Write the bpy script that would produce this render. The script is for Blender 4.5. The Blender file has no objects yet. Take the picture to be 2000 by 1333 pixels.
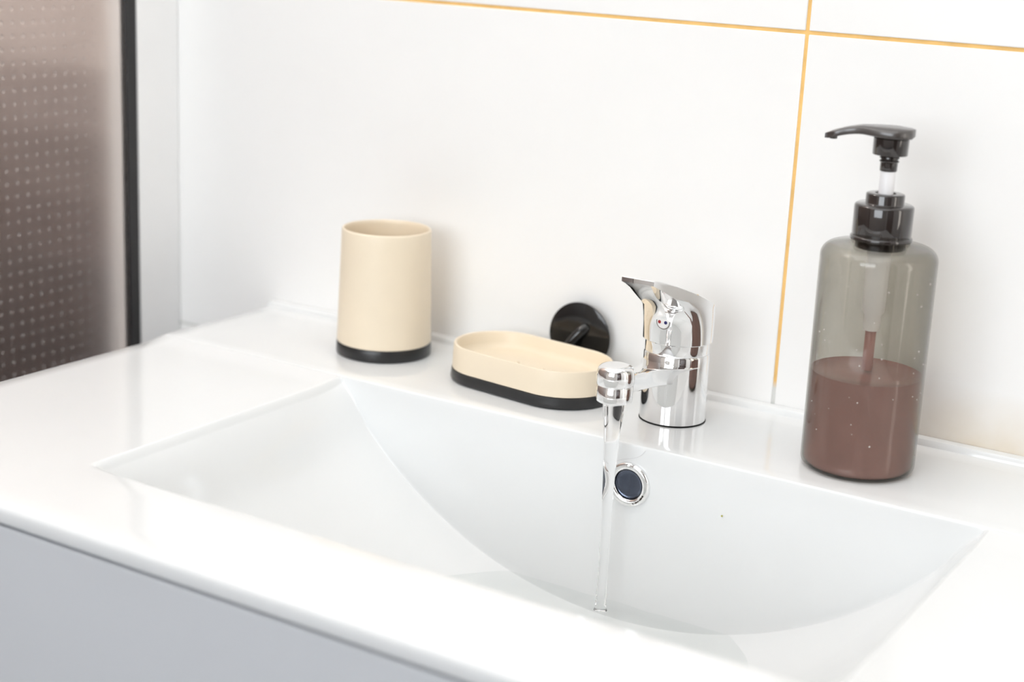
import bpy, bmesh, math
import numpy as np
from mathutils import Vector, Matrix

scene = bpy.context.scene
COL = scene.collection

# ------------------------------------------------------------------ camera, light, exposure
F_PX, YAW, PITCH, ROLL = 3090.03, 0.5484, 0.2615, 0.0477
CAM = (0.4268, -1.0164, 0.3300)
fw = np.array([-math.sin(YAW)*math.cos(PITCH), math.cos(YAW)*math.cos(PITCH), -math.sin(PITCH)])
rt = np.array([math.cos(YAW), math.sin(YAW), 0.0])
up = np.cross(rt, fw)
r2 = rt*math.cos(ROLL) + up*math.sin(ROLL)
u2 = -rt*math.sin(ROLL) + up*math.cos(ROLL)
cd = bpy.data.cameras.new('camera')
cd.sensor_width = 36.0
cd.lens = F_PX*36.0/2000.0
cd.clip_start = 0.01
cd.dof.use_dof = True
cd.dof.focus_distance = 1.045
cd.dof.aperture_fstop = 4.0
cam = bpy.data.objects.new('camera', cd)
COL.objects.link(cam)
M = Matrix.Identity(4)
for i in range(3):
    M[i][0], M[i][1], M[i][2], M[i][3] = r2[i], u2[i], -fw[i], CAM[i]
cam.matrix_world = M
scene.camera = cam

w = bpy.data.worlds.new('world')
scene.world = w
w.use_nodes = True
w.node_tree.nodes['Background'].inputs[0].default_value = (0.75, 0.85, 1.0, 1)
w.node_tree.nodes['Background'].inputs[1].default_value = 0.6


def area(name, loc, target, sx, sy, power, color):
    l = bpy.data.lights.new(name, 'AREA')
    l.shape = 'RECTANGLE'
    l.size, l.size_y = sx, sy
    l.energy = power
    l.color = color
    o = bpy.data.objects.new(name, l)
    COL.objects.link(o)
    o.location = loc
    d = Vector(target) - Vector(loc)
    o.rotation_euler = d.to_track_quat('-Z', 'Y').to_euler()
    return o


area('ceiling_light', (-0.10, -0.80, 1.345), (-0.10, -0.80, 0), 1.60, 1.30, 10.0, (0.975, 0.995, 1.0))
area('side_lamp', (1.235, -0.22, 0.25), (0.0, -0.15, 0.20), 0.16, 1.40, 2.2, (1.0, 0.93, 0.84))
area('shower_fill', (-0.95, -0.45, 1.345), (-0.95, -0.40, 0), 0.30, 0.30, 17.0, (1.0, 0.94, 0.89))  # added fill, brightens the shower interior behind the screen
area('window_fill', (0.05, -2.27, 0.65), (-0.05, 0.0, 0.1), 1.20, 1.00, 18.0, (0.92, 0.965, 1.0))  # added frontal fill, set at the unseen window behind the camera

vs = scene.view_settings
scene.display_settings.display_device = 'sRGB'
vs.view_transform = 'Standard'
vs.look = 'None'
vs.exposure = 0.30
vs.gamma = 1.0
vs.use_curve_mapping = False
cy = scene.cycles
cy.use_denoising = True
cy.max_bounces = 16
cy.diffuse_bounces = 7
cy.glossy_bounces = 6
cy.transmission_bounces = 14
cy.transparent_max_bounces = 12
cy.sample_clamp_indirect = 6.0


# ------------------------------------------------------------------ materials
def srgb(r, g, b):
    f = lambda c: c/12.92 if c <= 0.04045 else ((c+0.055)/1.055)**2.4
    return (f(r/255), f(g/255), f(b/255), 1.0)


def mat(name, color, rough=0.4, metal=0.0, spec=0.5, trans=0.0, ior=1.5, coat=0.0, var=0.03, scale=30.0,
        bump=0.0, bscale=200.0, rvar=0.0):
    """Principled material with fine procedural variation of colour, gloss and relief."""
    m = bpy.data.materials.new(name)
    m.use_nodes = True
    nt = m.node_tree
    b = nt.nodes['Principled BSDF']
    b.inputs['Base Color'].default_value = color
    b.inputs['Roughness'].default_value = rough
    b.inputs['Metallic'].default_value = metal
    b.inputs['Specular IOR Level'].default_value = spec
    b.inputs['Transmission Weight'].default_value = trans
    b.inputs['IOR'].default_value = ior
    b.inputs['Coat Weight'].default_value = coat
    b.inputs['Coat Roughness'].default_value = 0.04
    tc = nt.nodes.new('ShaderNodeTexCoord')
    if var > 0:
        n = nt.nodes.new('ShaderNodeTexNoise')
        n.inputs['Scale'].default_value = scale
        n.inputs['Detail'].default_value = 4
        nt.links.new(tc.outputs['Object'], n.inputs['Vector'])
        rp = nt.nodes.new('ShaderNodeValToRGB')
        c = color
        rp.color_ramp.elements[0].color = tuple(x*(1-var) for x in c[:3]) + (1,)
        rp.color_ramp.elements[1].color = tuple(min(1, x*(1+var)) for x in c[:3]) + (1,)
        rp.color_ramp.elements[0].position = 0.3
        rp.color_ramp.elements[1].position = 0.7
        nt.links.new(n.outputs['Fac'], rp.inputs['Fac'])
        nt.links.new(rp.outputs['Color'], b.inputs['Base Color'])
        if rvar > 0:
            mr = nt.nodes.new('ShaderNodeMapRange')
            mr.inputs['To Min'].default_value = max(0, rough-rvar)
            mr.inputs['To Max'].default_value = rough+rvar
            nt.links.new(n.outputs['Fac'], mr.inputs['Value'])
            nt.links.new(mr.outputs['Result'], b.inputs['Roughness'])
    if bump > 0:
        n2 = nt.nodes.new('ShaderNodeTexNoise')
        n2.inputs['Scale'].default_value = bscale
        n2.inputs['Detail'].default_value = 3
        nt.links.new(tc.outputs['Object'], n2.inputs['Vector'])
        bp = nt.nodes.new('ShaderNodeBump')
        bp.inputs['Strength'].default_value = bump
        bp.inputs['Distance'].default_value = 0.001
        nt.links.new(n2.outputs['Fac'], bp.inputs['Height'])
        nt.links.new(bp.outputs['Normal'], b.inputs['Normal'])
    return m


MAT = {}
MAT['ceramic'] = mat('white_ceramic', (0.77, 0.78, 0.78, 1), 0.10, var=0.008, scale=12)
MAT['chrome'] = mat('chrome', (0.86, 0.86, 0.86, 1), 0.035, metal=1.0, var=0.02, scale=60, rvar=0.02)
MAT['cream'] = mat('cream_plastic', srgb(230, 216, 193), 0.42, var=0.012, scale=50, bump=0.04, bscale=900)
MAT['black'] = mat('black_plastic', srgb(34, 34, 35), 0.32, var=0.06, scale=80, bump=0.03, bscale=700)
MAT['gloss_black'] = mat('glossy_black_plastic', srgb(24, 23, 23), 0.10, var=0.06, scale=90)
MAT['pump'] = mat('dark_brown_black_pump_plastic', srgb(42, 36, 34), 0.09, coat=0.6, var=0.06, scale=90)
MAT['white_plastic'] = mat('white_plastic', (0.86, 0.85, 0.86, 1), 0.3, var=0.01)
MAT['smoke'] = mat('smoky_clear_plastic', (0.80, 0.79, 0.755, 1), 0.02, trans=1.0, ior=1.42, var=0.02, scale=25)
MAT['soap'] = mat('mauve_liquid', srgb(164, 124, 119), 0.25, var=0.05, scale=45)
MAT['straw'] = mat('pink_stained_tube', srgb(178, 138, 132), 0.35, var=0.03)


def thin_clear(name, tint, edge_tint, ior, rough, var_scale=25.0):
    """Thin clear sheet: tinted see-through plus a Fresnel gloss; the tint deepens where the sheet is seen edge-on."""
    m = bpy.data.materials.new(name)
    m.use_nodes = True
    nt = m.node_tree
    nt.nodes.remove(nt.nodes['Principled BSDF'])
    out = nt.nodes['Material Output']
    tr = nt.nodes.new('ShaderNodeBsdfTransparent')
    gl = nt.nodes.new('ShaderNodeBsdfAnisotropic')
    gl.inputs['Roughness'].default_value = rough
    f0 = ((ior-1)/(ior+1))**2
    lwf = nt.nodes.new('ShaderNodeLayerWeight')
    lwf.inputs['Blend'].default_value = 0.5
    p5 = nt.nodes.new('ShaderNodeMath'); p5.operation = 'POWER'
    p5.inputs[1].default_value = 5.0
    nt.links.new(lwf.outputs['Facing'], p5.inputs[0])
    fr_ = nt.nodes.new('ShaderNodeMath'); fr_.operation = 'MULTIPLY_ADD'
    fr_.inputs[1].default_value = 1.0 - f0
    fr_.inputs[2].default_value = f0
    nt.links.new(p5.outputs[0], fr_.inputs[0])
    lw = nt.nodes.new('ShaderNodeLayerWeight')
    lw.inputs['Blend'].default_value = 0.5
    pw = nt.nodes.new('ShaderNodeMath'); pw.operation = 'POWER'
    pw.inputs[1].default_value = 2.2
    nt.links.new(lw.outputs['Facing'], pw.inputs[0])
    no = nt.nodes.new('ShaderNodeTexNoise')
    no.inputs['Scale'].default_value = var_scale
    tc = nt.nodes.new('ShaderNodeTexCoord')
    nt.links.new(tc.outputs['Object'], no.inputs['Vector'])
    mixv = nt.nodes.new('ShaderNodeMix'); mixv.data_type = 'RGBA'
    mixv.inputs[6].default_value = tuple(c*0.97 for c in tint) + (1,)
    mixv.inputs[7].default_value = tuple(min(1, c*1.03) for c in tint) + (1,)
    nt.links.new(no.outputs['Fac'], mixv.inputs['Factor'])
    mixc = nt.nodes.new('ShaderNodeMix'); mixc.data_type = 'RGBA'
    nt.links.new(pw.outputs[0], mixc.inputs['Factor'])
    nt.links.new(mixv.outputs[2], mixc.inputs[6])
    mixc.inputs[7].default_value = tuple(edge_tint) + (1,)
    nt.links.new(mixc.outputs[2], tr.inputs['Color'])
    ms = nt.nodes.new('ShaderNodeMixShader')
    nt.links.new(fr_.outputs[0], ms.inputs[0])
    nt.links.new(tr.outputs[0], ms.inputs[1])
    nt.links.new(gl.outputs[0], ms.inputs[2])
    nt.links.new(ms.outputs[0], out.inputs['Surface'])
    return m


MAT['smoke'] = thin_clear('smoky_clear_plastic', (0.84, 0.83, 0.802), (0.60, 0.588, 0.56), 1.45, 0.03)
MAT['pool'] = thin_clear('pool_water', (0.985, 0.993, 0.99), (0.94, 0.97, 0.96), 1.33, 0.0)
MAT['water'] = mat('water', (1, 1, 1, 1), 0.0, trans=1.0, ior=1.33, var=0.0)
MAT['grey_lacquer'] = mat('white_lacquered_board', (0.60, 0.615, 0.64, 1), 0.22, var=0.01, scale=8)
MAT['frame_black'] = mat('black_anodised_aluminium', srgb(26, 24, 25), 0.35, metal=0.0, var=0.05, scale=60)
MAT['white_profile'] = mat('white_enamelled_profile', (0.87, 0.87, 0.87, 1), 0.3, var=0.01)
MAT['panel'] = mat('frosted_patterned_acrylic', (0.88, 0.86, 0.85, 1), 0.30, trans=0.965, ior=1.3, var=0.02, scale=20)
MAT['dots'] = mat('pressed_clear_dots', (0.92, 0.91, 0.90, 1), 0.15, trans=0.90, ior=1.45, var=0.02)
MAT['paint'] = mat('matt_white_paint', (0.84, 0.83, 0.81, 1), 0.6, var=0.02, scale=5, bump=0.05)
MAT['floor_tile'] = mat('slate_blue_floor_tile', srgb(78, 86, 102), 0.35, var=0.10, scale=6)
MAT['brown_door'] = mat('dark_brown_door_veneer', srgb(58, 38, 32), 0.35, var=0.2, scale=10)
MAT['red'] = mat('red_enamel', srgb(150, 18, 24), 0.3, var=0.02)
MAT['blue'] = mat('blue_enamel', srgb(22, 22, 92), 0.3, var=0.02)
MAT['gasket'] = mat('black_rubber', srgb(20, 20, 20), 0.6, var=0.05)
MAT['dirt'] = mat('yellow_green_crumb', srgb(170, 165, 70), 0.7, var=0.1)
MAT['hair'] = mat('grey_brown_hair', srgb(190, 188, 190), 0.5, var=0.05)
MAT['pane'] = mat('window_pane', (1, 1, 1, 1), 0.0, trans=1.0, ior=1.45, var=0.0)


def tile_material():
    m = mat('satin_white_wall_tile', (0.875, 0.870, 0.858, 1), 0.30, var=0.015, scale=5, bump=0.05, bscale=60, rvar=0.06)
    nt = m.node_tree
    b = nt.nodes['Principled BSDF']
    src = b.inputs['Base Color'].links[0].from_socket
    geo = nt.nodes.new('ShaderNodeNewGeometry')
    sep = nt.nodes.new('ShaderNodeSeparateXYZ')
    nt.links.new(geo.outputs['Position'], sep.inputs[0])
    # limescale / soap stain low on the tile to the right of the dispenser
    n = nt.nodes.new('ShaderNodeTexNoise')
    n.inputs['Scale'].default_value = 22
    n.inputs['Detail'].default_value = 5
    nt.links.new(geo.outputs['Position'], n.inputs['Vector'])
    mz = nt.nodes.new('ShaderNodeMapRange')
    mz.inputs['From Min'].default_value = 0.045
    mz.inputs['From Max'].default_value = 0.0
    nt.links.new(sep.outputs['Z'], mz.inputs['Value'])
    mx = nt.nodes.new('ShaderNodeMapRange')
    mx.inputs['From Min'].default_value = 0.10
    mx.inputs['From Max'].default_value = 0.17
    nt.links.new(sep.outputs['X'], mx.inputs['Value'])
    mul = nt.nodes.new('ShaderNodeMath'); mul.operation = 'MULTIPLY'
    nt.links.new(mz.outputs[0], mul.inputs[0]); nt.links.new(mx.outputs[0], mul.inputs[1])
    lowz = nt.nodes.new('ShaderNodeMapRange')
    lowz.inputs['From Min'].default_value = -0.02
    lowz.inputs['From Max'].default_value = -0.002
    nt.links.new(sep.outputs['Z'], lowz.inputs['Value'])
    mul3 = nt.nodes.new('ShaderNodeMath'); mul3.operation = 'MULTIPLY'
    nt.links.new(mul.outputs[0], mul3.inputs[0]); nt.links.new(lowz.outputs[0], mul3.inputs[1])
    mul2 = nt.nodes.new('ShaderNodeMath'); mul2.operation = 'MULTIPLY'
    nt.links.new(mul3.outputs[0], mul2.inputs[0]); nt.links.new(n.outputs['Fac'], mul2.inputs[1])
    mix = nt.nodes.new('ShaderNodeMix'); mix.data_type = 'RGBA'
    nt.links.new(mul2.outputs[0], mix.inputs['Factor'])
    nt.links.new(src, mix.inputs[6])
    mix.inputs[7].default_value = srgb(206, 180, 132)
    nt.links.new(mix.outputs[2], b.inputs['Base Color'])
    return m


MAT['tile'] = tile_material()


def grout_material():
    m = mat('ochre_grout', srgb(236, 192, 120), 0.8, var=0.10, scale=60, bump=0.3, bscale=400)
    nt = m.node_tree
    b = nt.nodes['Principled BSDF']
    src = b.inputs['Base Color'].links[0].from_socket
    geo = nt.nodes.new('ShaderNodeNewGeometry')
    sep = nt.nodes.new('ShaderNodeSeparateXYZ')
    nt.links.new(geo.outputs['Position'], sep.inputs[0])
    rp = nt.nodes.new('ShaderNodeMapRange')
    rp.inputs['From Min'].default_value = 0.022
    rp.inputs['From Max'].default_value = 0.016
    nt.links.new(sep.outputs['Z'], rp.inputs['Value'])
    mix = nt.nodes.new('ShaderNodeMix'); mix.data_type = 'RGBA'
    nt.links.new(rp.outputs[0], mix.inputs['Factor'])
    nt.links.new(src, mix.inputs[6])
    mix.inputs[7].default_value = srgb(214, 214, 210)
    nt.links.new(mix.outputs[2], b.inputs['Base Color'])
    return m


MAT['grout'] = grout_material()


# ------------------------------------------------------------------ helpers
def obj(name, me, m, parent=None, sharp=40.0, smooth=True):
    if isinstance(me, bmesh.types.BMesh) and me.faces.layers.int.get('box'):
        sharp = 20.0
    if isinstance(me, bmesh.types.BMesh):
        bm = me
        bmesh.ops.recalc_face_normals(bm, faces=bm.faces)
        me = bpy.data.meshes.new(name)
        bm.to_mesh(me)
        bm.free()
    me.name = name
    if smooth:
        me.polygons.foreach_set('use_smooth', [True]*len(me.polygons))
        me.set_sharp_from_angle(angle=math.radians(sharp))
    if m is not None and len(me.materials) == 0:
        me.materials.append(m)
    o = bpy.data.objects.new(name, me)
    COL.objects.link(o)
    if parent is not None:
        o.parent = parent
    return o


def tag(o, label=None, cat=None, group=None, kind=None):
    if label: o['label'] = label
    if cat: o['category'] = cat
    if group: o['group'] = group
    if kind: o['kind'] = kind
    return o


def thing(name, loc, label, cat, rz=0.0, group=None):
    o = bpy.data.objects.new(name, None)
    o.empty_display_size = 0.02
    COL.objects.link(o)
    o.location = loc
    o.rotation_euler = (0, 0, rz)
    return tag(o, label, cat, group)


def box(x0, x1, y0, y1, z0, z1, bev=0.0, seg=2, bm=None):
    b = bmesh.new()
    b.faces.layers.int.new('box')
    bmesh.ops.create_cube(b, size=1.0)
    for v in b.verts:
        v.co = Vector(((x0+x1)/2 + v.co.x*(x1-x0), (y0+y1)/2 + v.co.y*(y1-y0), (z0+z1)/2 + v.co.z*(z1-z0)))
    if bev > 0:
        bmesh.ops.bevel(b, geom=b.edges[:], offset=bev, segments=seg, affect='EDGES', profile=0.5)
    if bm is not None:
        me = bpy.data.meshes.new('tmp'); b.to_mesh(me); b.free(); bm.from_mesh(me); bpy.data.meshes.remove(me)
        return bm
    return b


def rings(rs, closed_ring=True, cap0=True, cap1=True, loop=False, bm=None):
    """Skin a list of rings (each a list of points)."""
    bm = bm or bmesh.new()
    V = [[bm.verts.new(p) for p in r] for r in rs]
    n = len(V[0])
    k = len(V)
    for i in range(k if loop else k-1):
        a, b = V[i], V[(i+1) % k]
        for j in range(n if closed_ring else n-1):
            j2 = (j+1) % n
            bm.faces.new((a[j], a[j2], b[j2], b[j]))
    if not loop:
        if cap0: bm.faces.new(list(reversed(V[0])))
        if cap1: bm.faces.new(V[-1])
    return bm


def lathe(profile, seg=64, cap0=True, cap1=True, loop=False, cx=0.0, cy=0.0, bm=None):
    rs = []
    for r, z in profile:
        rs.append([(cx + r*math.cos(2*math.pi*i/seg), cy + r*math.sin(2*math.pi*i/seg), z) for i in range(seg)])
    return rings(rs, cap0=cap0, cap1=cap1, loop=loop, bm=bm)


def arc(cx, cz, r, a0, a1, n=6):
    return [(cx + r*math.cos(math.radians(a0 + (a1-a0)*i/n)), cz + r*math.sin(math.radians(a0 + (a1-a0)*i/n))) for i in range(n+1)]


def tube(pts, rad, seg=16, cap=True, bm=None):
    pts = [Vector(p) for p in pts]
    rad = rad if isinstance(rad, (list, tuple)) else [rad]*len(pts)
    rs = []
    ref = Vector((0, 0, 1))
    for i, p in enumerate(pts):
        t = (pts[min(i+1, len(pts)-1)] - pts[max(i-1, 0)]).normalized()
        a = t.cross(ref)
        if a.length < 1e-3: a = t.cross(Vector((1, 0, 0)))
        a.normalize()
        b = a.cross(t).normalized()
        rs.append([p + a*rad[i]*math.cos(2*math.pi*j/seg) + b*rad[i]*math.sin(2*math.pi*j/seg) for j in range(seg)])
    return rings(rs, cap0=cap, cap1=cap, bm=bm)


def bezier(p0, p1, p2, p3, n=12):
    p0, p1, p2, p3 = map(Vector, (p0, p1, p2, p3))
    out = []
    for i in range(n+1):
        t = i/n
        out.append(p0*(1-t)**3 + p1*3*t*(1-t)**2 + p2*3*t*t*(1-t) + p3*t**3)
    return out


def smooth01(t):
    t = max(0.0, min(1.0, t))
    return t*t*(3-2*t)


# ------------------------------------------------------------------ room shell
XL, XR, YB, ZF, ZC = -1.35, 1.25, -2.30, -0.85, 1.37       # left, right, behind camera, floor, ceiling
PX = -0.545                                                  # plane of the shower screen
G = 0.00125                                                  # half a grout joint

wall_back = tag(obj('wall_back', box(XL-0.1, XR+0.1, 0.0009, 0.12, ZF-0.1, ZC+0.1), MAT['grout'], smooth=False), kind='structure')
xs = [-0.5749 + 0.0, 0.0251, 0.6251, 1.2251]
zs = [-0.9345, -0.635, -0.335, -0.035, 0.2648, 0.5645, 0.8643, 1.1641, 1.4639]
tile_cache = {}


def tile_piece(x0, x1, z0, z1):
    k = (round(x1-x0, 4), round(z1-z0, 4))
    if k not in tile_cache:
        b = box(-k[0]/2, k[0]/2, 0.0, 0.006, -k[1]/2, k[1]/2, 0.0007, 2)
        o = obj('tile', b, MAT['tile'], wall_back)
        tile_cache[k] = o.data
    else:
        o = bpy.data.objects.new('tile', tile_cache[k])
        COL.objects.link(o)
        o.parent = wall_back
    o.location = ((x0+x1)/2, 0.0, (z0+z1)/2)
    return o


for i in range(3):
    for j in range(1, 8):
        x0, x1 = xs[i], xs[i+1]
        x0c = max(x0, PX-0.012)
        z0, z1 = max(zs[j], ZF), min(zs[j+1], ZC)
        tile_piece(x0c+G, min(x1, XR)-G, z0+G, z1-G)

# added tile rows, dark brown to pale beige: painted light gradient behind the screen
GRADIENT_ROWS = [(ZF, -0.14, (50, 30, 24)), (-0.14, -0.06, (56, 36, 30)), (-0.06, 0.0, (70, 48, 41)), (0.0, 0.06, (92, 70, 63)), (0.06, 0.12, (116, 98, 91)),
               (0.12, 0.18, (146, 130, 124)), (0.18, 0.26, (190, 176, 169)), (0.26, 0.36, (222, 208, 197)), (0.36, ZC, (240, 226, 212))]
for k, (z0, z1, c) in enumerate(GRADIENT_ROWS):
    m = mat('gradient_tile_%d' % k, srgb(*c), 0.35, var=0.06, scale=14)
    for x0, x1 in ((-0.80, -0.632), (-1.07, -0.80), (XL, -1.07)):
        obj('gradient_tile', box(x0+0.0002, x1-0.0002, 0.0, 0.006, z0+0.0002, z1-0.0002, 0.0004), m, wall_back)
obj('white_edge_tile', box(-0.632+G, PX-0.012-G, 0.0, 0.006, ZF, ZC, 0.0007), MAT['tile'], wall_back)

tag(obj('wall_left', box(XL-0.1, XL, YB-0.1, 0.0, ZF-0.1, ZC+0.1), mat('brown_shower_wall', srgb(120, 100, 90), 0.5, var=0.06), smooth=False), kind='structure')
tag(obj('wall_right', box(XR, XR+0.1, YB-0.1, 0.0, ZF-0.1, ZC+0.1), MAT['paint'], smooth=False), kind='structure')
tag(obj('floor', box(XL-0.1, XR+0.1, YB-0.1, 0.1, ZF-0.1, ZF), MAT['floor_tile'], smooth=False), kind='structure')
tag(obj('ceiling', box(XL-0.1, XR+0.1, YB-0.1, 0.1, ZC, ZC+0.1), MAT['paint'], smooth=False), kind='structure')

# front wall (behind the camera) with a window and a brown door
WX0, WX1, WZ0, WZ1 = -0.60, 0.70, 0.10, 1.20
fwall = bmesh.new()
for a in ((XL-0.1, WX0, YB-0.1, YB, ZF-0.1, ZC+0.1), (WX1, XR+0.1, YB-0.1, YB, ZF-0.1, ZC+0.1),
          (WX0, WX1, YB-0.1, YB, ZF-0.1, WZ0), (WX0, WX1, YB-0.1, YB, WZ1, ZC+0.1)):
    box(*a, bm=fwall)
tag(obj('wall_front', fwall, MAT['paint'], smooth=False), kind='structure')
win = tag(obj('window_1', box(WX0, WX1, YB-0.06, YB-0.055, WZ0, WZ1), MAT['pane'], smooth=False), kind='structure')
for a in ((WX0, WX0+0.05, YB-0.08, YB+0.01, WZ0, WZ1), (WX1-0.05, WX1, YB-0.08, YB+0.01, WZ0, WZ1),
          (WX0+0.05, WX1-0.05, YB-0.08, YB+0.01, WZ0, WZ0+0.05), (WX0+0.05, WX1-0.05, YB-0.08, YB+0.01, WZ1-0.05, WZ1)):
    obj('window_frame', box(*a, 0.004), MAT['white_profile'], win)
door = tag(obj('door_1', box(XR-0.035, XR-0.002, -1.62, -0.92, ZF, 1.16, 0.003), MAT['brown_door']), kind='structure')
for a in ((XR-0.05, XR, -1.70, -1.62, ZF, 1.23), (XR-0.05, XR, -0.92, -0.84, ZF, 1.23), (XR-0.05, XR, -1.62, -0.92, 1.16, 1.23)):
    obj('door_frame', box(*a, 0.003), MAT['brown_door'], door)
hb = tube([(XR-0.035, -1.55, 0.15), (XR-0.085, -1.55, 0.15), (XR-0.085, -1.43, 0.15)], 0.009, 12)
obj('door_handle', hb, MAT['chrome'], door)

# ------------------------------------------------------------------ shower screen
sc_ = thing('shower_screen', (PX, -0.0486, ZF), 'smoky dimpled shower screen in a black frame left of the washbasin', 'shower screen')


def in_parent(bm, parent_loc):
    for v in bm.verts:
        v.co -= Vector(parent_loc)
    return bm


SL = (PX, -0.0486, ZF)
pan = obj('panel', in_parent(box(PX-0.005, PX, -0.96, -0.0600, ZF+0.06, 1.05), SL), MAT['panel'], sc_, smooth=False)
fr = obj('frame_post', in_parent(box(PX-0.007, PX+0.0015, -0.0612, -0.0486, ZF+0.02, 1.09, 0.0012), SL), MAT['frame_black'], sc_)
obj('frame_post', in_parent(box(PX-0.007, PX+0.0015, -0.972, -0.96, ZF+0.02, 1.09, 0.0012), SL), MAT['frame_black'], sc_)
obj('frame_rail', in_parent(box(PX-0.007, PX+0.0015, -0.96, -0.0612, 1.05, 1.09, 0.0012), SL), MAT['frame_black'], sc_)
obj('frame_rail', in_parent(box(PX-0.007, PX+0.0015, -0.96, -0.0612, ZF+0.02, ZF+0.06, 0.0012), SL), MAT['frame_black'], sc_)
# small pressed dots, hundreds of them, each about 4 mm wide
db = bmesh.new()
NSEG = 6
for iy in range(83):
    for iz in range(-62, 112):
        y = -0.0955 - iy*0.0103
        z = -0.115 + iz*0.0103
        r = 0.0021*(0.55 if iy == 0 else 0.85 if iy == 1 else 1.0)
        top = db.verts.new((PX+0.0009, y, z))
        prev = None
        ra = [db.verts.new((PX+0.0006, y+r*0.62*math.cos(2*math.pi*k/NSEG), z+r*0.62*math.sin(2*math.pi*k/NSEG))) for k in range(NSEG)]
        rb = [db.verts.new((PX+0.0000, y+r*math.cos(2*math.pi*k/NSEG), z+r*math.sin(2*math.pi*k/NSEG))) for k in range(NSEG)]
        for k in range(NSEG):
            k2 = (k+1) % NSEG
            db.faces.new((top, ra[k], ra[k2]))
            db.faces.new((ra[k], rb[k], rb[k2], ra[k2]))
dots = obj('pressed_dots', in_parent(db, SL), MAT['dots'], sc_, sharp=80)
dots['kind'] = 'stuff'
# white wall profile between screen and tiled wall
tag(obj('trim_1', box(PX-0.012, PX+0.0015, -0.0484, -0.0004, ZF, ZC, 0.001), MAT['white_profile']), kind='structure')

# ------------------------------------------------------------------ washbasin (one ceramic slab with a scooped bowl)
XC, HW, RB = -0.0215, 0.2395, 0.292
YF, YFR, YBK = -0.4535, -0.3760, -0.1330
XE0, XE1 = -0.4340, -0.4340 + 2*(0.4340+XC)
TH = 0.0140
ZC0 = -0.0024


def sheet(x, y):
    """Height of the front sheet: flat outside the bowl, a circular scoop inside, rising in a cove at the back."""
    u = abs(x - XC)
    c = math.sqrt(RB*RB - HW*HW)
    if u < HW:
        zp = c - math.sqrt(RB*RB - u*u)
        e = HW - u
        if e < 0.004:                                # small rounding along the side rims
            zp *= (e/0.004)**0.6
    else:
        zp = 0.0
    s = smooth01(-zp/0.035)
    A = 0.0021 + 0.0156*s
    W = 0.026 + 0.064*s
    t = max(0.0, (y - (YBK - W))/W)
    return ZC0*(1-s) + zp - A*s - 0.0*(1-s) + A*t*t


xcols = sorted(set([round(v, 5) for v in
        list(np.linspace(XE0, XC-HW-0.004, 14)) + list(np.linspace(XC-HW-0.003, XC-HW+0.006, 19)) +
        list(np.linspace(XC-HW+0.008, XC+HW-0.008, 90)) + list(np.linspace(XC+HW-0.006, XC+HW+0.003, 19)) + list(np.linspace(XC+HW+0.004, XE1, 14))]))


def column(x):
    P = []
    P.append((-0.0004, -TH)); P.append((-0.1195, -TH))
    low = lambda y: min(-TH-0.00001, sheet(x, y) - 0.012)
    P.append((-0.1200, low(YBK-0.0015)))
    for y in np.linspace(YBK-0.0015, YFR+0.012, 24): P.append((float(y), low(float(y))))
    P.append((YFR-0.008, min(-TH-0.00001, sheet(x, YFR+0.012)-0.012))); P.append((YFR-0.0085, -TH))
    P.append((YF+0.004, -TH)); P += [(YF+0.0015+0.0015*math.cos(math.radians(a)), -TH+0.0015+0.0015*math.sin(math.radians(a))) for a in (-135, -180)]
    rr = 0.0045
    for a in range(0, 91, 15):
        P.append((YF+rr-rr*math.cos(math.radians(a)), ZC0-rr+rr*math.sin(math.radians(a))))
    for t in (0.2, 0.5, 0.8): P.append((YF+rr + (YFR-0.004-YF-rr)*t, ZC0))
    zf = sheet(x, YFR+0.012)
    dz = zf - ZC0
    for t, yy in ((0.0, -0.004), (0.004, -0.0025), (0.02, -0.001), (0.06, 0.0005), (0.14, 0.0018), (0.35, 0.0035), (0.6, 0.0055), (0.82, 0.0075), (0.94, 0.0095), (1.0, 0.012)):
        P.append((YFR+yy, ZC0 + dz*t))
    ys = np.linspace(YFR+0.02, YBK-0.0015, 44)
    for y in ys: P.append((float(y), sheet(x, float(y))))
    zb = sheet(x, YBK-0.0015)
    P.append((YBK-0.0004, min(-0.0004, zb+0.0004)))
    top = -0.0014
    zb2 = min(zb+0.0012, top-0.00005)
    for t in np.linspace(0, 1, 22): P.append((YBK+0.0008*t, zb2 + (top-zb2)*t))
    for a in (30, 60, 90): P.append((YBK+0.0008+0.0014-0.0014*math.cos(math.radians(a)), top+0.0014*math.sin(math.radians(a))))
    for y in np.linspace(YBK+0.012, -0.0088, 8): P.append((float(y), 0.0))
    P += [(-0.0082, 0.0003), (-0.0072, 0.0034), (-0.0064, 0.0044), (-0.0050, 0.0048), (-0.0004, 0.0050)]
    P.append((-0.0004, -TH+0.0001))
    return P


wb = bmesh.new()
grid = []
for ci, x in enumerate(xcols):
    grid.append([wb.verts.new((x, y, z)) for (y, z) in column(x)])
n = len(grid[0])
for i in range(len(grid)-1):
    for j in range(n-1):
        wb.faces.new((grid[i][j], grid[i+1][j], grid[i+1][j+1], grid[i][j+1]))
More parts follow.
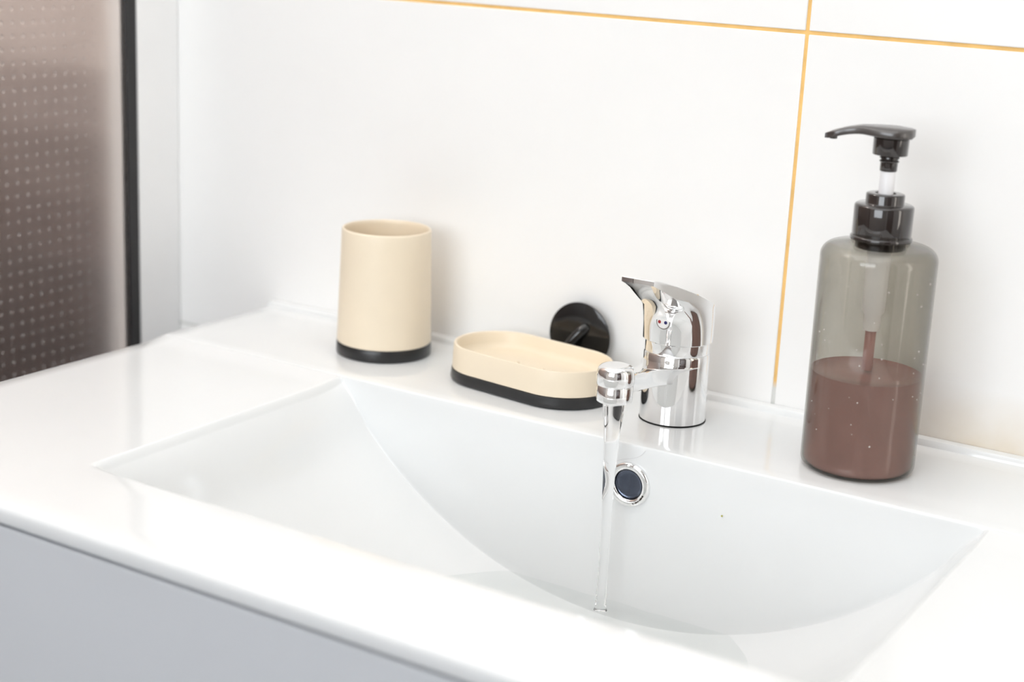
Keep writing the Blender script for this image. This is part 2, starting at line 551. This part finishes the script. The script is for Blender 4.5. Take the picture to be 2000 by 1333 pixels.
# rounded end faces
for side, gcol, sgn in ((0, grid[0], -1), (1, grid[-1], 1)):
    e1 = []
    for v in gcol:
        c = v.co
        e1.append(wb.verts.new((c.x + sgn*0.0022, min(-0.0008, max(c.y, YF+0.0022)), min(max(c.z-0.0012, -TH), 0.0040))))
    for j in range(n-1):
        wb.faces.new((gcol[j], gcol[j+1], e1[j+1], e1[j]))
    e2 = [wb.verts.new((v.co.x + sgn*0.0008, v.co.y, max(v.co.z-0.003, -TH))) for v in e1]
    for j in range(n-1):
        wb.faces.new((e1[j], e1[j+1], e2[j+1], e2[j]))
    e3 = [wb.verts.new((v.co.x, v.co.y, -TH)) for v in e2]
    for j in range(n-1):
        wb.faces.new((e2[j], e2[j+1], e3[j+1], e3[j]))
basin = obj('washbasin', wb, MAT['ceramic'], sharp=32)
tag(basin, 'wide glossy white ceramic washbasin slab with scooped bowl on a vanity', 'washbasin')

# overflow fitting on the vertical back face of the bowl
OX, OZ, OY = -0.0172, -0.0277, YBK-0.0002


def facing(bm, x, y, z):
    """Turn a lathe built along +z so it looks along -y, and move it."""
    for v in bm.verts:
        c = v.co.copy()
        v.co = Vector((x + c.x, y - c.z, z + c.y))
    return bm


orf = lathe([(0.0152, -0.0012), (0.0153, 0.0002), (0.0150, 0.0013), (0.0140, 0.0021), (0.0126, 0.0023), (0.0112, 0.0020), (0.0104, 0.0012), (0.0100, 0.0004),
             (0.0098, -0.0008)], 56, cap0=False, cap1=False, loop=True)
ring = obj('overflow_ring', facing(orf, OX, OY, OZ), MAT['chrome'], basin, sharp=60)
ring['label'] = 'chrome ring of the overflow hole, grime at its lower right'
cupm = mat('dark_steel_overflow_cup', srgb(86, 92, 106), 0.15, metal=0.9, var=0.12, scale=160)
obj('overflow_cup', facing(lathe([(0.0098, 0.0008), (0.0097, -0.0002), (0.0090, -0.0006), (0.0070, -0.0007), (0.0035, -0.0007), (0.0008, -0.0007)], 48, cap0=False, cap1=True), OX, OY, OZ), cupm, basin)
gm = mat('overflow_grime', srgb(52, 42, 34), 0.8, var=0.3, scale=300)
gr = tube([(OX+0.0128*math.cos(a), OY-0.0020, OZ+0.0128*math.sin(a)) for a in np.linspace(-1.25, -0.35, 14)], [0.0002, 0.0005, 0.0003, 0.0004, 0.0006, 0.0004, 0.0005, 0.0003, 0.0005, 0.0007, 0.0006, 0.0004, 0.0008, 0.0002], 6)
obj('overflow_grime', gr, gm, basin)
# drain in the bottom of the bowl
DX, DY = -0.0215, -0.178
dz0 = sheet(DX, DY)
obj('drain', lathe([(0.0310, -0.001), (0.0310, 0.0012), (0.0285, 0.0022), (0.0250, 0.0014), (0.0235, 0.0020), (0.0225, 0.0042), (0.0180, 0.0056), (0.0010, 0.0062)], 56, cx=DX, cy=DY, bm=None), MAT['chrome'], basin).location = (0, 0, dz0+0.0005)

# ------------------------------------------------------------------ vanity cabinet under the slab
cab = thing('vanity_cabinet', (XC, -0.23, ZF+0.12), 'white lacquered vanity cabinet hanging under the washbasin slab', 'cabinet')
CL = (XC, -0.23, ZF+0.12)
cz0, cz1 = ZF+0.12, -TH-0.0022
YP = YF+0.0012
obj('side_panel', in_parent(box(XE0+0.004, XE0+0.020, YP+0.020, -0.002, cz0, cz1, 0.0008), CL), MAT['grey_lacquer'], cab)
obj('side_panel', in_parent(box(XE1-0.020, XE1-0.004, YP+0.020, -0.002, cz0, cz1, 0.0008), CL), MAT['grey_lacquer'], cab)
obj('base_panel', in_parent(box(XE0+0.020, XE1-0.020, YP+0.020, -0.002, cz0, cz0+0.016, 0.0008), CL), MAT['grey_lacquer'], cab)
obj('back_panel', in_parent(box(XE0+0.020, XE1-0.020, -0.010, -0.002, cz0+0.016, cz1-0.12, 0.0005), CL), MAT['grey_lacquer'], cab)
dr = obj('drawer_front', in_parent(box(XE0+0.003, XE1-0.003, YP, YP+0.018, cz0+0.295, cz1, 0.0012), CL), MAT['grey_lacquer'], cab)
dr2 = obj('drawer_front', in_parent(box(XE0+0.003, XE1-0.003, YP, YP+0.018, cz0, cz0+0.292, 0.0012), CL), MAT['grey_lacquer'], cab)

# ------------------------------------------------------------------ faucet
FX, FY = -0.0225, -0.0635
fau = thing('faucet', (FX, FY, 0.0), 'chrome single-lever mixer faucet running water into the bowl', 'faucet')
RBODY = 0.0228
obj('base_gasket', lathe([(0.0229, 0.0), (0.0232, 0.0002), (0.0232, 0.0005), (0.0215, 0.0008)], 64), MAT['gasket'], fau)
body_prof = [(0.0222, 0.0006), (0.0228, 0.0012), (RBODY, 0.010), (RBODY, 0.024), (RBODY, 0.040), (0.0226, 0.0480), (0.0222, 0.0487)]
obj('body', lathe(body_prof, 96), MAT['chrome'], fau)
obj('collar', lathe([(0.0218, 0.0487), (0.0221, 0.0490), (0.0223, 0.0496), (0.0223, 0.0568), (0.0215, 0.0574)], 96), MAT['chrome'], fau)
# spout arm: flared flat bar running toward the bowl
st = [  # dy toward the bowl, half width at the bottom, half width at the top, z bottom, z top
    (0.000, 0.0095, 0.0222, 0.0280, 0.0422), (-0.008, 0.0094, 0.0216, 0.0284, 0.0423), (-0.014, 0.0091, 0.0199, 0.0290, 0.0425), (-0.020, 0.0086, 0.0170, 0.0297, 0.0429), (-0.025, 0.0083, 0.0143, 0.0304, 0.0434),
    (-0.030, 0.0079, 0.0118, 0.0312, 0.0440), (-0.036, 0.0075, 0.0096, 0.0321, 0.0447), (-0.043, 0.0072, 0.0081, 0.0331, 0.0456), (-0.051, 0.0070, 0.0072, 0.0341, 0.0466), (-0.060, 0.0068, 0.0068, 0.0350, 0.0477),
    (-0.070, 0.0067, 0.0067, 0.0358, 0.0489), (-0.080, 0.0068, 0.0068, 0.0365, 0.0500), (-0.088, 0.0066, 0.0066, 0.0372, 0.0508)]
rs = []
for dy, wb_, wt_, zb, zt in st:
    side = []
    for k in range(13):                                  # right side, bottom to top
        t = k/12
        wv = wb_ + (wt_-wb_)*t**2.2
        side.append((wv, zb + 0.0012 + (zt-zb-0.0018)*t))
    half = [(wb_*0.4, zb), (wb_*0.8, zb+0.0002)] + side + [(wt_-0.0004, zt-0.0001), (wt_*0.7, zt+0.0001), (wt_*0.35, zt+0.0002)]
    full = half + [(-a, b) for a, b in reversed(half)]
    rs.append([(a, dy, b) for a, b in full])
spout = obj('spout', rings(rs), MAT['chrome'], fau, sharp=38)
SY = -0.0885
tipp = [(0.0114, 0.0445), (0.0120, 0.0449), (0.0123, 0.0458), (0.0124, 0.0500), (0.0121, 0.0528)] + arc(0.0072, 0.0528, 0.0048, 20, 90, 6) + [(0.0040, 0.0579), (0.0008, 0.0581)]
obj('spout_tip', lathe(tipp, 72, cx=0, cy=SY), MAT['chrome'], spout, sharp=50)
aer = lathe([(0.0060, 0.0352), (0.0088, 0.0338), (0.0108, 0.0334), (0.0116, 0.0340), (0.0117, 0.0352), (0.0118, 0.0440), (0.0112, 0.0447)], 72, cx=0, cy=SY)
obj('aerator', aer, MAT['chrome'], fau, sharp=50)
# lever handle
R0 = 0.0242


def lever_outline(F, vc, k, N=36, NF=14):
    """Plan outline (side, forward): round back, tapering sides up to the crease at vc, bowed front reaching F."""
    def wid(v):
        if v <= 0:
            return math.sqrt(max(0.0, R0*R0 - v*v))
        circ = math.sqrt(max(1e-8, R0*R0 - min(v, R0*0.999)**2))
        full = R0 + (0.0116-R0)*smooth01(v/0.0674)**0.85
        return (1-k)*circ + k*full
    pts = []
    for i in range(N+1):
        v = -R0 + (vc+R0)*(0.5-0.5*math.cos(math.pi*(i/N)))**1.0
        pts.append((wid(v), v))
    wv = wid(vc)
    for i in range(1, NF+1):
        q = 1 - i/NF
        pts.append((wv*q, vc + (F-vc)*(1-q*q)))
    return pts + [(-p[0], p[1]) for p in reversed(pts[1:-1])]


LV = [  # level 0..1, forward reach, crease position, taper blend, scale
    (-0.02, 0.0243, 0.0172, 0.0, 0.975), (0.0, 0.0243, 0.0172, 0.0, 1.0), (0.15, 0.0243, 0.0172, 0.08, 1.0), (0.28, 0.0245, 0.0173, 0.18, 1.0), (0.42, 0.0251, 0.0180, 0.35, 1.0),
    (0.55, 0.0271, 0.0205, 0.55, 1.0), (0.66, 0.0312, 0.0252, 0.75, 1.0), (0.75, 0.0378, 0.0322, 0.90, 1.0), (0.82, 0.0458, 0.0412, 1.0, 1.0),
    (0.875, 0.0545, 0.0508, 1.0, 1.0), (0.915, 0.0622, 0.0596, 1.0, 1.0), (0.935, 0.0662, 0.0646, 1.0, 1.0),
    (0.942, 0.0674, 0.0664, 1.0, 1.0), (1.0, 0.0674, 0.0664, 1.0, 1.0), (1.012, 0.0674, 0.0664, 1.0, 0.988), (1.018, 0.0674, 0.0664, 1.0, 0.93),
    (1.02, 0.0674, 0.0664, 1.0, 0.45)]
rs = []
for t, F, vc, k, sc in LV:
    tc = max(0.0, t)
    zz0, bb, c2 = 0.0578 + 0.0277*t, 0.5114*tc**1.2, -2.226*tc*tc
    rs.append([(s*sc, -v*sc, zz0 + bb*v*sc + c2*(v*sc)**2) for s, v in lever_outline(F, vc, k)])
lever = obj('lever', rings(rs), MAT['chrome'], fau, sharp=26)
# temperature button
BZ = 0.0735
btn = lathe([(0.0046, -0.0015), (0.0046, 0.0002), (0.0043, 0.0008), (0.0030, 0.0012), (0.0005, 0.0013)], 32)
obj('temperature_button', facing(btn, 0.0, -0.0246, BZ), mat('polished_white_button', (0.86, 0.84, 0.82, 1), 0.15, var=0.02), lever)
obj('button_rim', facing(lathe([(0.0053, -0.0015), (0.0053, 0.0001), (0.0051, 0.0003), (0.0047, 0.0003), (0.0046, -0.0002)], 32, cap0=False, cap1=False), 0.0, -0.0246, BZ), mat('dark_steel_rim', (0.35, 0.34, 0.33, 1), 0.2, metal=0.9, var=0.05), lever)  # thin ring of darker steel around the button
for dx, dzz, mm, nm in ((-0.0023, 0.0, 'red', 'hot_mark'), (0.0023, 0.0, 'blue', 'cold_mark')):
    o = obj(nm, facing(lathe([(0.00115, 0.0), (0.00115, 0.0003), (0.0003, 0.0005)], 16), dx, -0.0246-0.00105, BZ+dzz), MAT[mm], lever)
    o['label'] = 'red hot-water dot' if mm == 'red' else 'dark blue cold-water dot'

# running water
WYs = FY + SY
zs_ = [0.0345, 0.031, 0.026, 0.020, 0.012, 0.004, -0.006, -0.02, -0.04, -0.06, -0.08, -0.098, -0.1100, -0.1124]
rs_ = [0.0073, 0.0072, 0.0066, 0.0059, 0.0053, 0.0049, 0.0045, 0.0041, 0.0037, 0.0035, 0.0033, 0.0033, 0.0036, 0.0044]
rr_ = []
for i, (z, r) in enumerate(zip(zs_, rs_)):
    rr_.append([(r*(1+0.05*math.sin(2*a+i*0.5))*math.cos(a), r*(1+0.05*math.sin(3*a+i*0.4))*math.sin(a), z) for a in np.linspace(0, 2*math.pi, 32, endpoint=False)])
ws = rings(rr_)
wo = obj('water_stream', ws, MAT['water'], sharp=180)
wo.location = (FX, WYs, 0)
tag(wo, 'clear thin stream of water falling from the faucet spout', 'water')

# pool of water in the bottom of the bowl
PZ = -0.1130
pb = bmesh.new()
cols = []
cc = math.sqrt(RB*RB - HW*HW)
NX, NY = 130, 80
px_ = np.linspace(XC-0.190, XC+0.190, NX)
gridp = {}
for i, x in enumerate(px_):
    for j, y in enumerate(np.linspace(YFR+0.012, YBK-0.0003, NY)):
        zsurf = sheet(float(x), float(y))
        dr_ = math.hypot(x-FX, y-WYs)
        z = PZ + 0.0007*math.cos(dr_*300)*math.exp(-dr_*40) + 0.00025*math.sin(x*140+y*60)*math.exp(-dr_*12) + 0.00008*math.sin(y*190-x*75)
        gridp[i, j] = (float(x), float(y), z, zsurf)
vp = {}
for i in range(NX-1):
    for j in range(NY-1):
        q = [(i, j), (i+1, j), (i+1, j+1), (i, j+1)]
        if any(gridp[k][2] > gridp[k][3] - 0.001 for k in q):
            vs_ = []
            for k in q:
                if k not in vp: vp[k] = pb.verts.new(gridp[k][:3])
                vs_.append(vp[k])
            pb.faces.new(vs_)
pool = obj('water_pool', pb, MAT['pool'], sharp=180)
tag(pool, 'shallow rippled pool of clear water in the bottom of the bowl', 'water', kind='stuff')

# ------------------------------------------------------------------ tumbler
cup = thing('tumbler', (-0.2750, -0.0580, 0.0), 'cream plastic tumbler with a black base at the left of the ledge', 'cup')
RT, RBt, HC, HB = 0.0340, 0.0366, 0.0977, 0.0098
rad = lambda z: RBt + (RT-RBt)*z/HC
prof = [(rad(HB)-0.0004, HB), (rad(HB), HB+0.0004)] + [(rad(z), z) for z in np.linspace(HB+0.004, HC-0.0015, 12)] + \
       [(RT-0.0002, HC-0.0005), (RT-0.0008, HC), (RT-0.0014, HC), (RT-0.0019, HC-0.0006)] + \
       [(rad(z)-0.0021, z) for z in np.linspace(HC-0.003, 0.014, 8)] + [(RBt-0.006, 0.0112), (0.001, 0.0110)]
obj('shell', lathe(prof, 96), MAT['cream'], cup)
obj('base_band', lathe([(RBt-0.0022, 0.0), (RBt-0.0006, 0.0002), (RBt, 0.0010), (rad(HB)+0.0002, HB-0.0006), (rad(HB)-0.0003, HB)], 96), MAT['black'], cup)

# ------------------------------------------------------------------ soap dish
dish = thing('soap_dish', (-0.1369, -0.0645, 0.0), 'empty oval cream soap dish with a black base beside the faucet', 'soap dish', rz=-0.1264)
DL, DR, DH = 0.0285, 0.0360, 0.0275


def stadium(off, z, N=28, ex=1.0):
    r = DR + off
    L = DL
    pts = []
    for i in range(N+1):
        a = -math.pi/2 + math.pi*i/N
        pts.append((L + r*math.cos(a), r*math.sin(a), z))
    for k in range(1, 10): pts.append((L - 2*L*k/10, r, z))
    for i in range(N+1):
        a = math.pi/2 + math.pi*i/N
        pts.append((-L + r*math.cos(a), r*math.sin(a), z))
    for k in range(1, 10): pts.append((-L + 2*L*k/10, -r, z))
    return pts


ZB = 0.0088
obj('base', rings([stadium(-0.001, 0.0), stadium(0.0004, 0.0006), stadium(0.0012, 0.0020), stadium(0.0008, 0.0060), stadium(0.0006, ZB-0.0004), stadium(0.0, ZB)]), MAT['black'], dish)
obj('tray', rings([stadium(-0.0005, ZB), stadium(0.0002, ZB+0.0004), stadium(0.0, 0.016), stadium(-0.0004, DH-0.0012), stadium(-0.0007, DH-0.0003), stadium(-0.0013, DH),
                   stadium(-0.0020, DH), stadium(-0.0026, DH-0.0004), stadium(-0.0029, DH-0.0014), stadium(-0.0034, 0.0195), stadium(-0.0048, 0.0166), stadium(-0.0075, 0.0152), stadium(-0.012, 0.0148)]),
    MAT['cream'], dish)
nb = bmesh.new()
for gx in (-0.020, 0.004, 0.028):
    for k in range(3):
        dx, dy = gx + (k-1)*0.0055, -0.004 + (k-1)*0.0045
        s = lathe([(0.0023, 0.0), (0.0022, 0.0010), (0.0014, 0.0017), (0.0002, 0.0019)], 12, cap0=False)
        for v in s.verts: v.co += Vector((dx, dy, 0.0147))
        me = bpy.data.meshes.new('t'); s.to_mesh(me); s.free(); nb.from_mesh(me); bpy.data.meshes.remove(me)
nub = obj('drain_nubs', nb, MAT['cream'], dish)

# ------------------------------------------------------------------ wall hook
HX, HZ = -0.1292, 0.0288
hook = thing('wall_hook', (HX, 0.0, HZ), 'round glossy black stick-on hook on the tile behind the soap dish', 'hook')
obj('disc', facing(lathe([(0.0200, 0.0), (0.0200, 0.0084), (0.0254, 0.0086), (0.0259, 0.0092), (0.0257, 0.0102), (0.0240, 0.0108), (0.0150, 0.0118), (0.0010, 0.0124)], 72), 0, 0, 0), MAT['gloss_black'], hook)
pegp = bezier((0.0055, -0.0112, 0.0075), (0.0045, -0.0150, 0.0065), (0.0, -0.0170, 0.001), (-0.0025, -0.0185, -0.0035), 8) + \
       bezier((-0.0030, -0.0188, -0.0045), (-0.0045, -0.0200, -0.009), (-0.0045, -0.0235, -0.0095), (-0.0045, -0.0245, -0.0070), 6)
obj('peg', tube(pegp, [0.0044 - 0.0012*i/(len(pegp)-1) for i in range(len(pegp))], 16), MAT['gloss_black'], hook, sharp=70)

# ------------------------------------------------------------------ soap dispenser
BX, BY = 0.1162, -0.0770
bot = thing('soap_dispenser', (BX, BY, 0.0), 'tall smoky see-through pump bottle half full of mauve soap', 'soap dispenser')
RO = 0.0360
outer = [(0.0010, 0.0022), (0.0240, 0.0018), (0.0290, 0.0004), (0.0310, 0.0002)] + arc(0.0310, 0.0052, 0.0050, -90, 0, 6) + [(RO, z) for z in np.linspace(0.012, 0.136, 16)] + \
        arc(RO-0.0085, 0.1368, 0.0085, 0, 78, 9)[0:] + [(0.0230, 0.1462), (0.0185, 0.1474), (0.0172, 0.1482), (0.0170, 0.1500), (0.0170, 0.1560)]
tw = 0.0009
inner = [(0.0158, 0.1560), (0.0158, 0.1478), (0.0172, 0.1464)] + list(reversed([(r-tw*0.8, z-tw) for r, z in arc(RO-0.0085, 0.1368, 0.0085, 0, 78, 9)])) + \
        [(RO-tw, z) for z in np.linspace(0.134, 0.012, 16)] + list(reversed(arc(0.0310-tw, 0.0052+0.0012, 0.0050, -90, 0, 6))) + [(0.0240, 0.0034), (0.0010, 0.0036)]
obj('bottle', lathe(outer+inner, 112, cap0=True, cap1=True), MAT['smoke'], bot, sharp=50)
# pump collar
col_ = obj('collar', lathe([(0.0162, 0.1482), (0.0186, 0.1482), (0.0190, 0.1488), (0.0190, 0.1500), (0.0186, 0.1507), (0.0180, 0.1509), (0.0180, 0.1513), (0.0182, 0.1517), (0.0182, 0.1690),
                       (0.0178, 0.1700), (0.0168, 0.1706), (0.0124, 0.1708), (0.0120, 0.1709), (0.0118, 0.1713), (0.0118, 0.1764), (0.0115, 0.1771), (0.0106, 0.1774), (0.0066, 0.1774), (0.0062, 0.1768), (0.0062, 0.1650)], 80,
                      cap0=False, cap1=True), MAT['pump'], bot, sharp=50)
obj('neck_plug', lathe([(0.0150, 0.1430), (0.0155, 0.1434), (0.0155, 0.1555), (0.0150, 0.1558)], 56), MAT['pump'], bot)
stem = obj('stem', lathe([(0.0046, 0.1655), (0.0046, 0.1925), (0.0040, 0.1930)], 40), MAT['white_plastic'], bot)
stem['label'] = 'white pump stem, raised'
head = obj('pump_head', lathe([(0.0050, 0.1910), (0.0053, 0.1915), (0.0053, 0.1962), (0.0060, 0.1968), (0.0061, 0.1974), (0.0053, 0.1980), (0.0053, 0.1984), (0.0061, 0.1990), (0.0060, 0.1996), (0.0053, 0.2000), (0.0053, 0.2010),
                                (0.0104, 0.2010), (0.0107, 0.2014), (0.0108, 0.2110), (0.0100, 0.2118)], 56), MAT['pump'], bot, sharp=45)
# pressing plate with a drooping beak
NA = math.radians(200)                                       # compass heading of the beak
ca_, sa_ = math.cos(NA), math.sin(NA)
ps = []
for i in range(25):
    t = i/24
    s = -0.0138 + (0.0138+0.0400)*t                          # along the beak
    if s < 0.0:
        hw_ = 0.0138*math.sqrt(max(0.0, 1-(s/0.0140)**2)) + 0.0003
    else:
        q = s/0.0375
        hw_ = 0.0138*(1-smooth01(q*1.35)) + 0.0046*smooth01(q*1.35)
        hw_ *= math.sqrt(max(0.05, 1-(max(0, q-0.86)/0.15)**2))
    zt = 0.2168 + 0.0010*smooth01(s/0.02) if s < 0.016 else 0.2178 - 0.0060*((s-0.016)/0.024)**1.8
    crown = 0.0018*math.exp(-(s/0.016)**2) + 0.0005
    th_ = 0.0044 if s < 0.012 else 0.0044 - 0.0010*((s-0.012)/0.028)
    if t in (0.0, 1.0): hw_ = max(0.0006, hw_*0.35); th_ *= 0.7
    ringp = []
    for k in range(28):
        a = 2*math.pi*k/28
        e = 0.30
        c1, s1 = math.cos(a), math.sin(a)
        side = hw_*math.copysign(abs(c1)**e, c1)
        zz = zt - th_/2 + th_/2*math.copysign(abs(s1)**e, s1)
        zz += (crown if s1 > 0 else 0.0)*(1-abs(c1)**2) - 0.0008
        ringp.append((s*ca_ - side*sa_, s*sa_ + side*ca_, zz))
    ps.append(ringp)
obj('press_plate', rings(ps), mat('satin_dark_pump_plate', srgb(52, 45, 42), 0.36, spec=0.9, coat=0.5, var=0.05), head, sharp=45)
ez = 0.0348
obj('nozzle', lathe([(0.0022, 0.2084), (0.0025, 0.2087), (0.0025, 0.2100), (0.0020, 0.2104)], 20, cx=ez*ca_, cy=ez*sa_), MAT['pump'], head)
obj('pump_housing', lathe([(0.0030, 0.0900), (0.0048, 0.0905), (0.0052, 0.0925), (0.0053, 0.1000), (0.0072, 0.1030), (0.0074, 0.1428)], 40), MAT['white_plastic'], bot)
obj('dip_tube', lathe([(0.0032, 0.0645), (0.0034, 0.0650), (0.0034, 0.0905), (0.0030, 0.0910)], 24), MAT['straw'], bot)
# droplets and scuffs on the bottle wall
rng = np.random.default_rng(4)
dbm = bmesh.new()
for k in range(46):
    a = math.radians(-58.6 + rng.uniform(-75, 75))
    z = rng.uniform(0.012, 0.128)
    r = rng.uniform(0.0002, 0.00055)
    bmesh.ops.create_icosphere(dbm, subdivisions=1, radius=r, matrix=Matrix.Translation((RO*math.cos(a), RO*math.sin(a), z)) @ Matrix.Diagonal((1, 1, rng.uniform(0.7, 1.4), 1)))
drp = obj('droplets', dbm, mat('pale_droplets', (0.85, 0.80, 0.76, 1), 0.1, trans=0.4, ior=1.33, var=0.02), bot, sharp=180)
drp['kind'] = 'stuff'
# the soap inside
lq = lathe([(0.0010, 0.0040), (0.0235, 0.0038), (0.0280, 0.0036)] + [(r-0.0016, z+0.0002) for r, z in arc(0.0310, 0.0062, 0.0048, -80, 0, 6)] + [(RO-tw-0.0003, z) for z in np.linspace(0.012, 0.0625, 8)] +
           [(RO-tw-0.0004, 0.0635), (RO-tw-0.0016, 0.0630), (0.020, 0.0629), (0.0040, 0.0629)], 96)
liq = obj('liquid_soap', lq, MAT['soap'], sharp=60)
liq.location = (BX, BY, 0)
tag(liq, 'mauve liquid soap filling the lower half of the smoky bottle', 'soap')

# ------------------------------------------------------------------ tiny things
hair = obj('hair_strand', tube(bezier((-0.0300, -0.1338, -0.0150), (-0.020, -0.1339, -0.0085), (-0.011, -0.1339, -0.0105), (-0.0067, -0.1336, -0.0020), 16), 0.00010, 6), MAT['hair'], sharp=180)
tag(hair, 'fine hair stuck to the white ceramic above the overflow', 'hair')
cr = bmesh.new()
bmesh.ops.create_icosphere(cr, subdivisions=1, radius=0.0007)
crumb = obj('crumb', cr, MAT['dirt'])
crumb.location = (0.0506, -0.1334, -0.0333)
tag(crumb, 'tiny yellowish speck on the back of the bowl', 'speck')
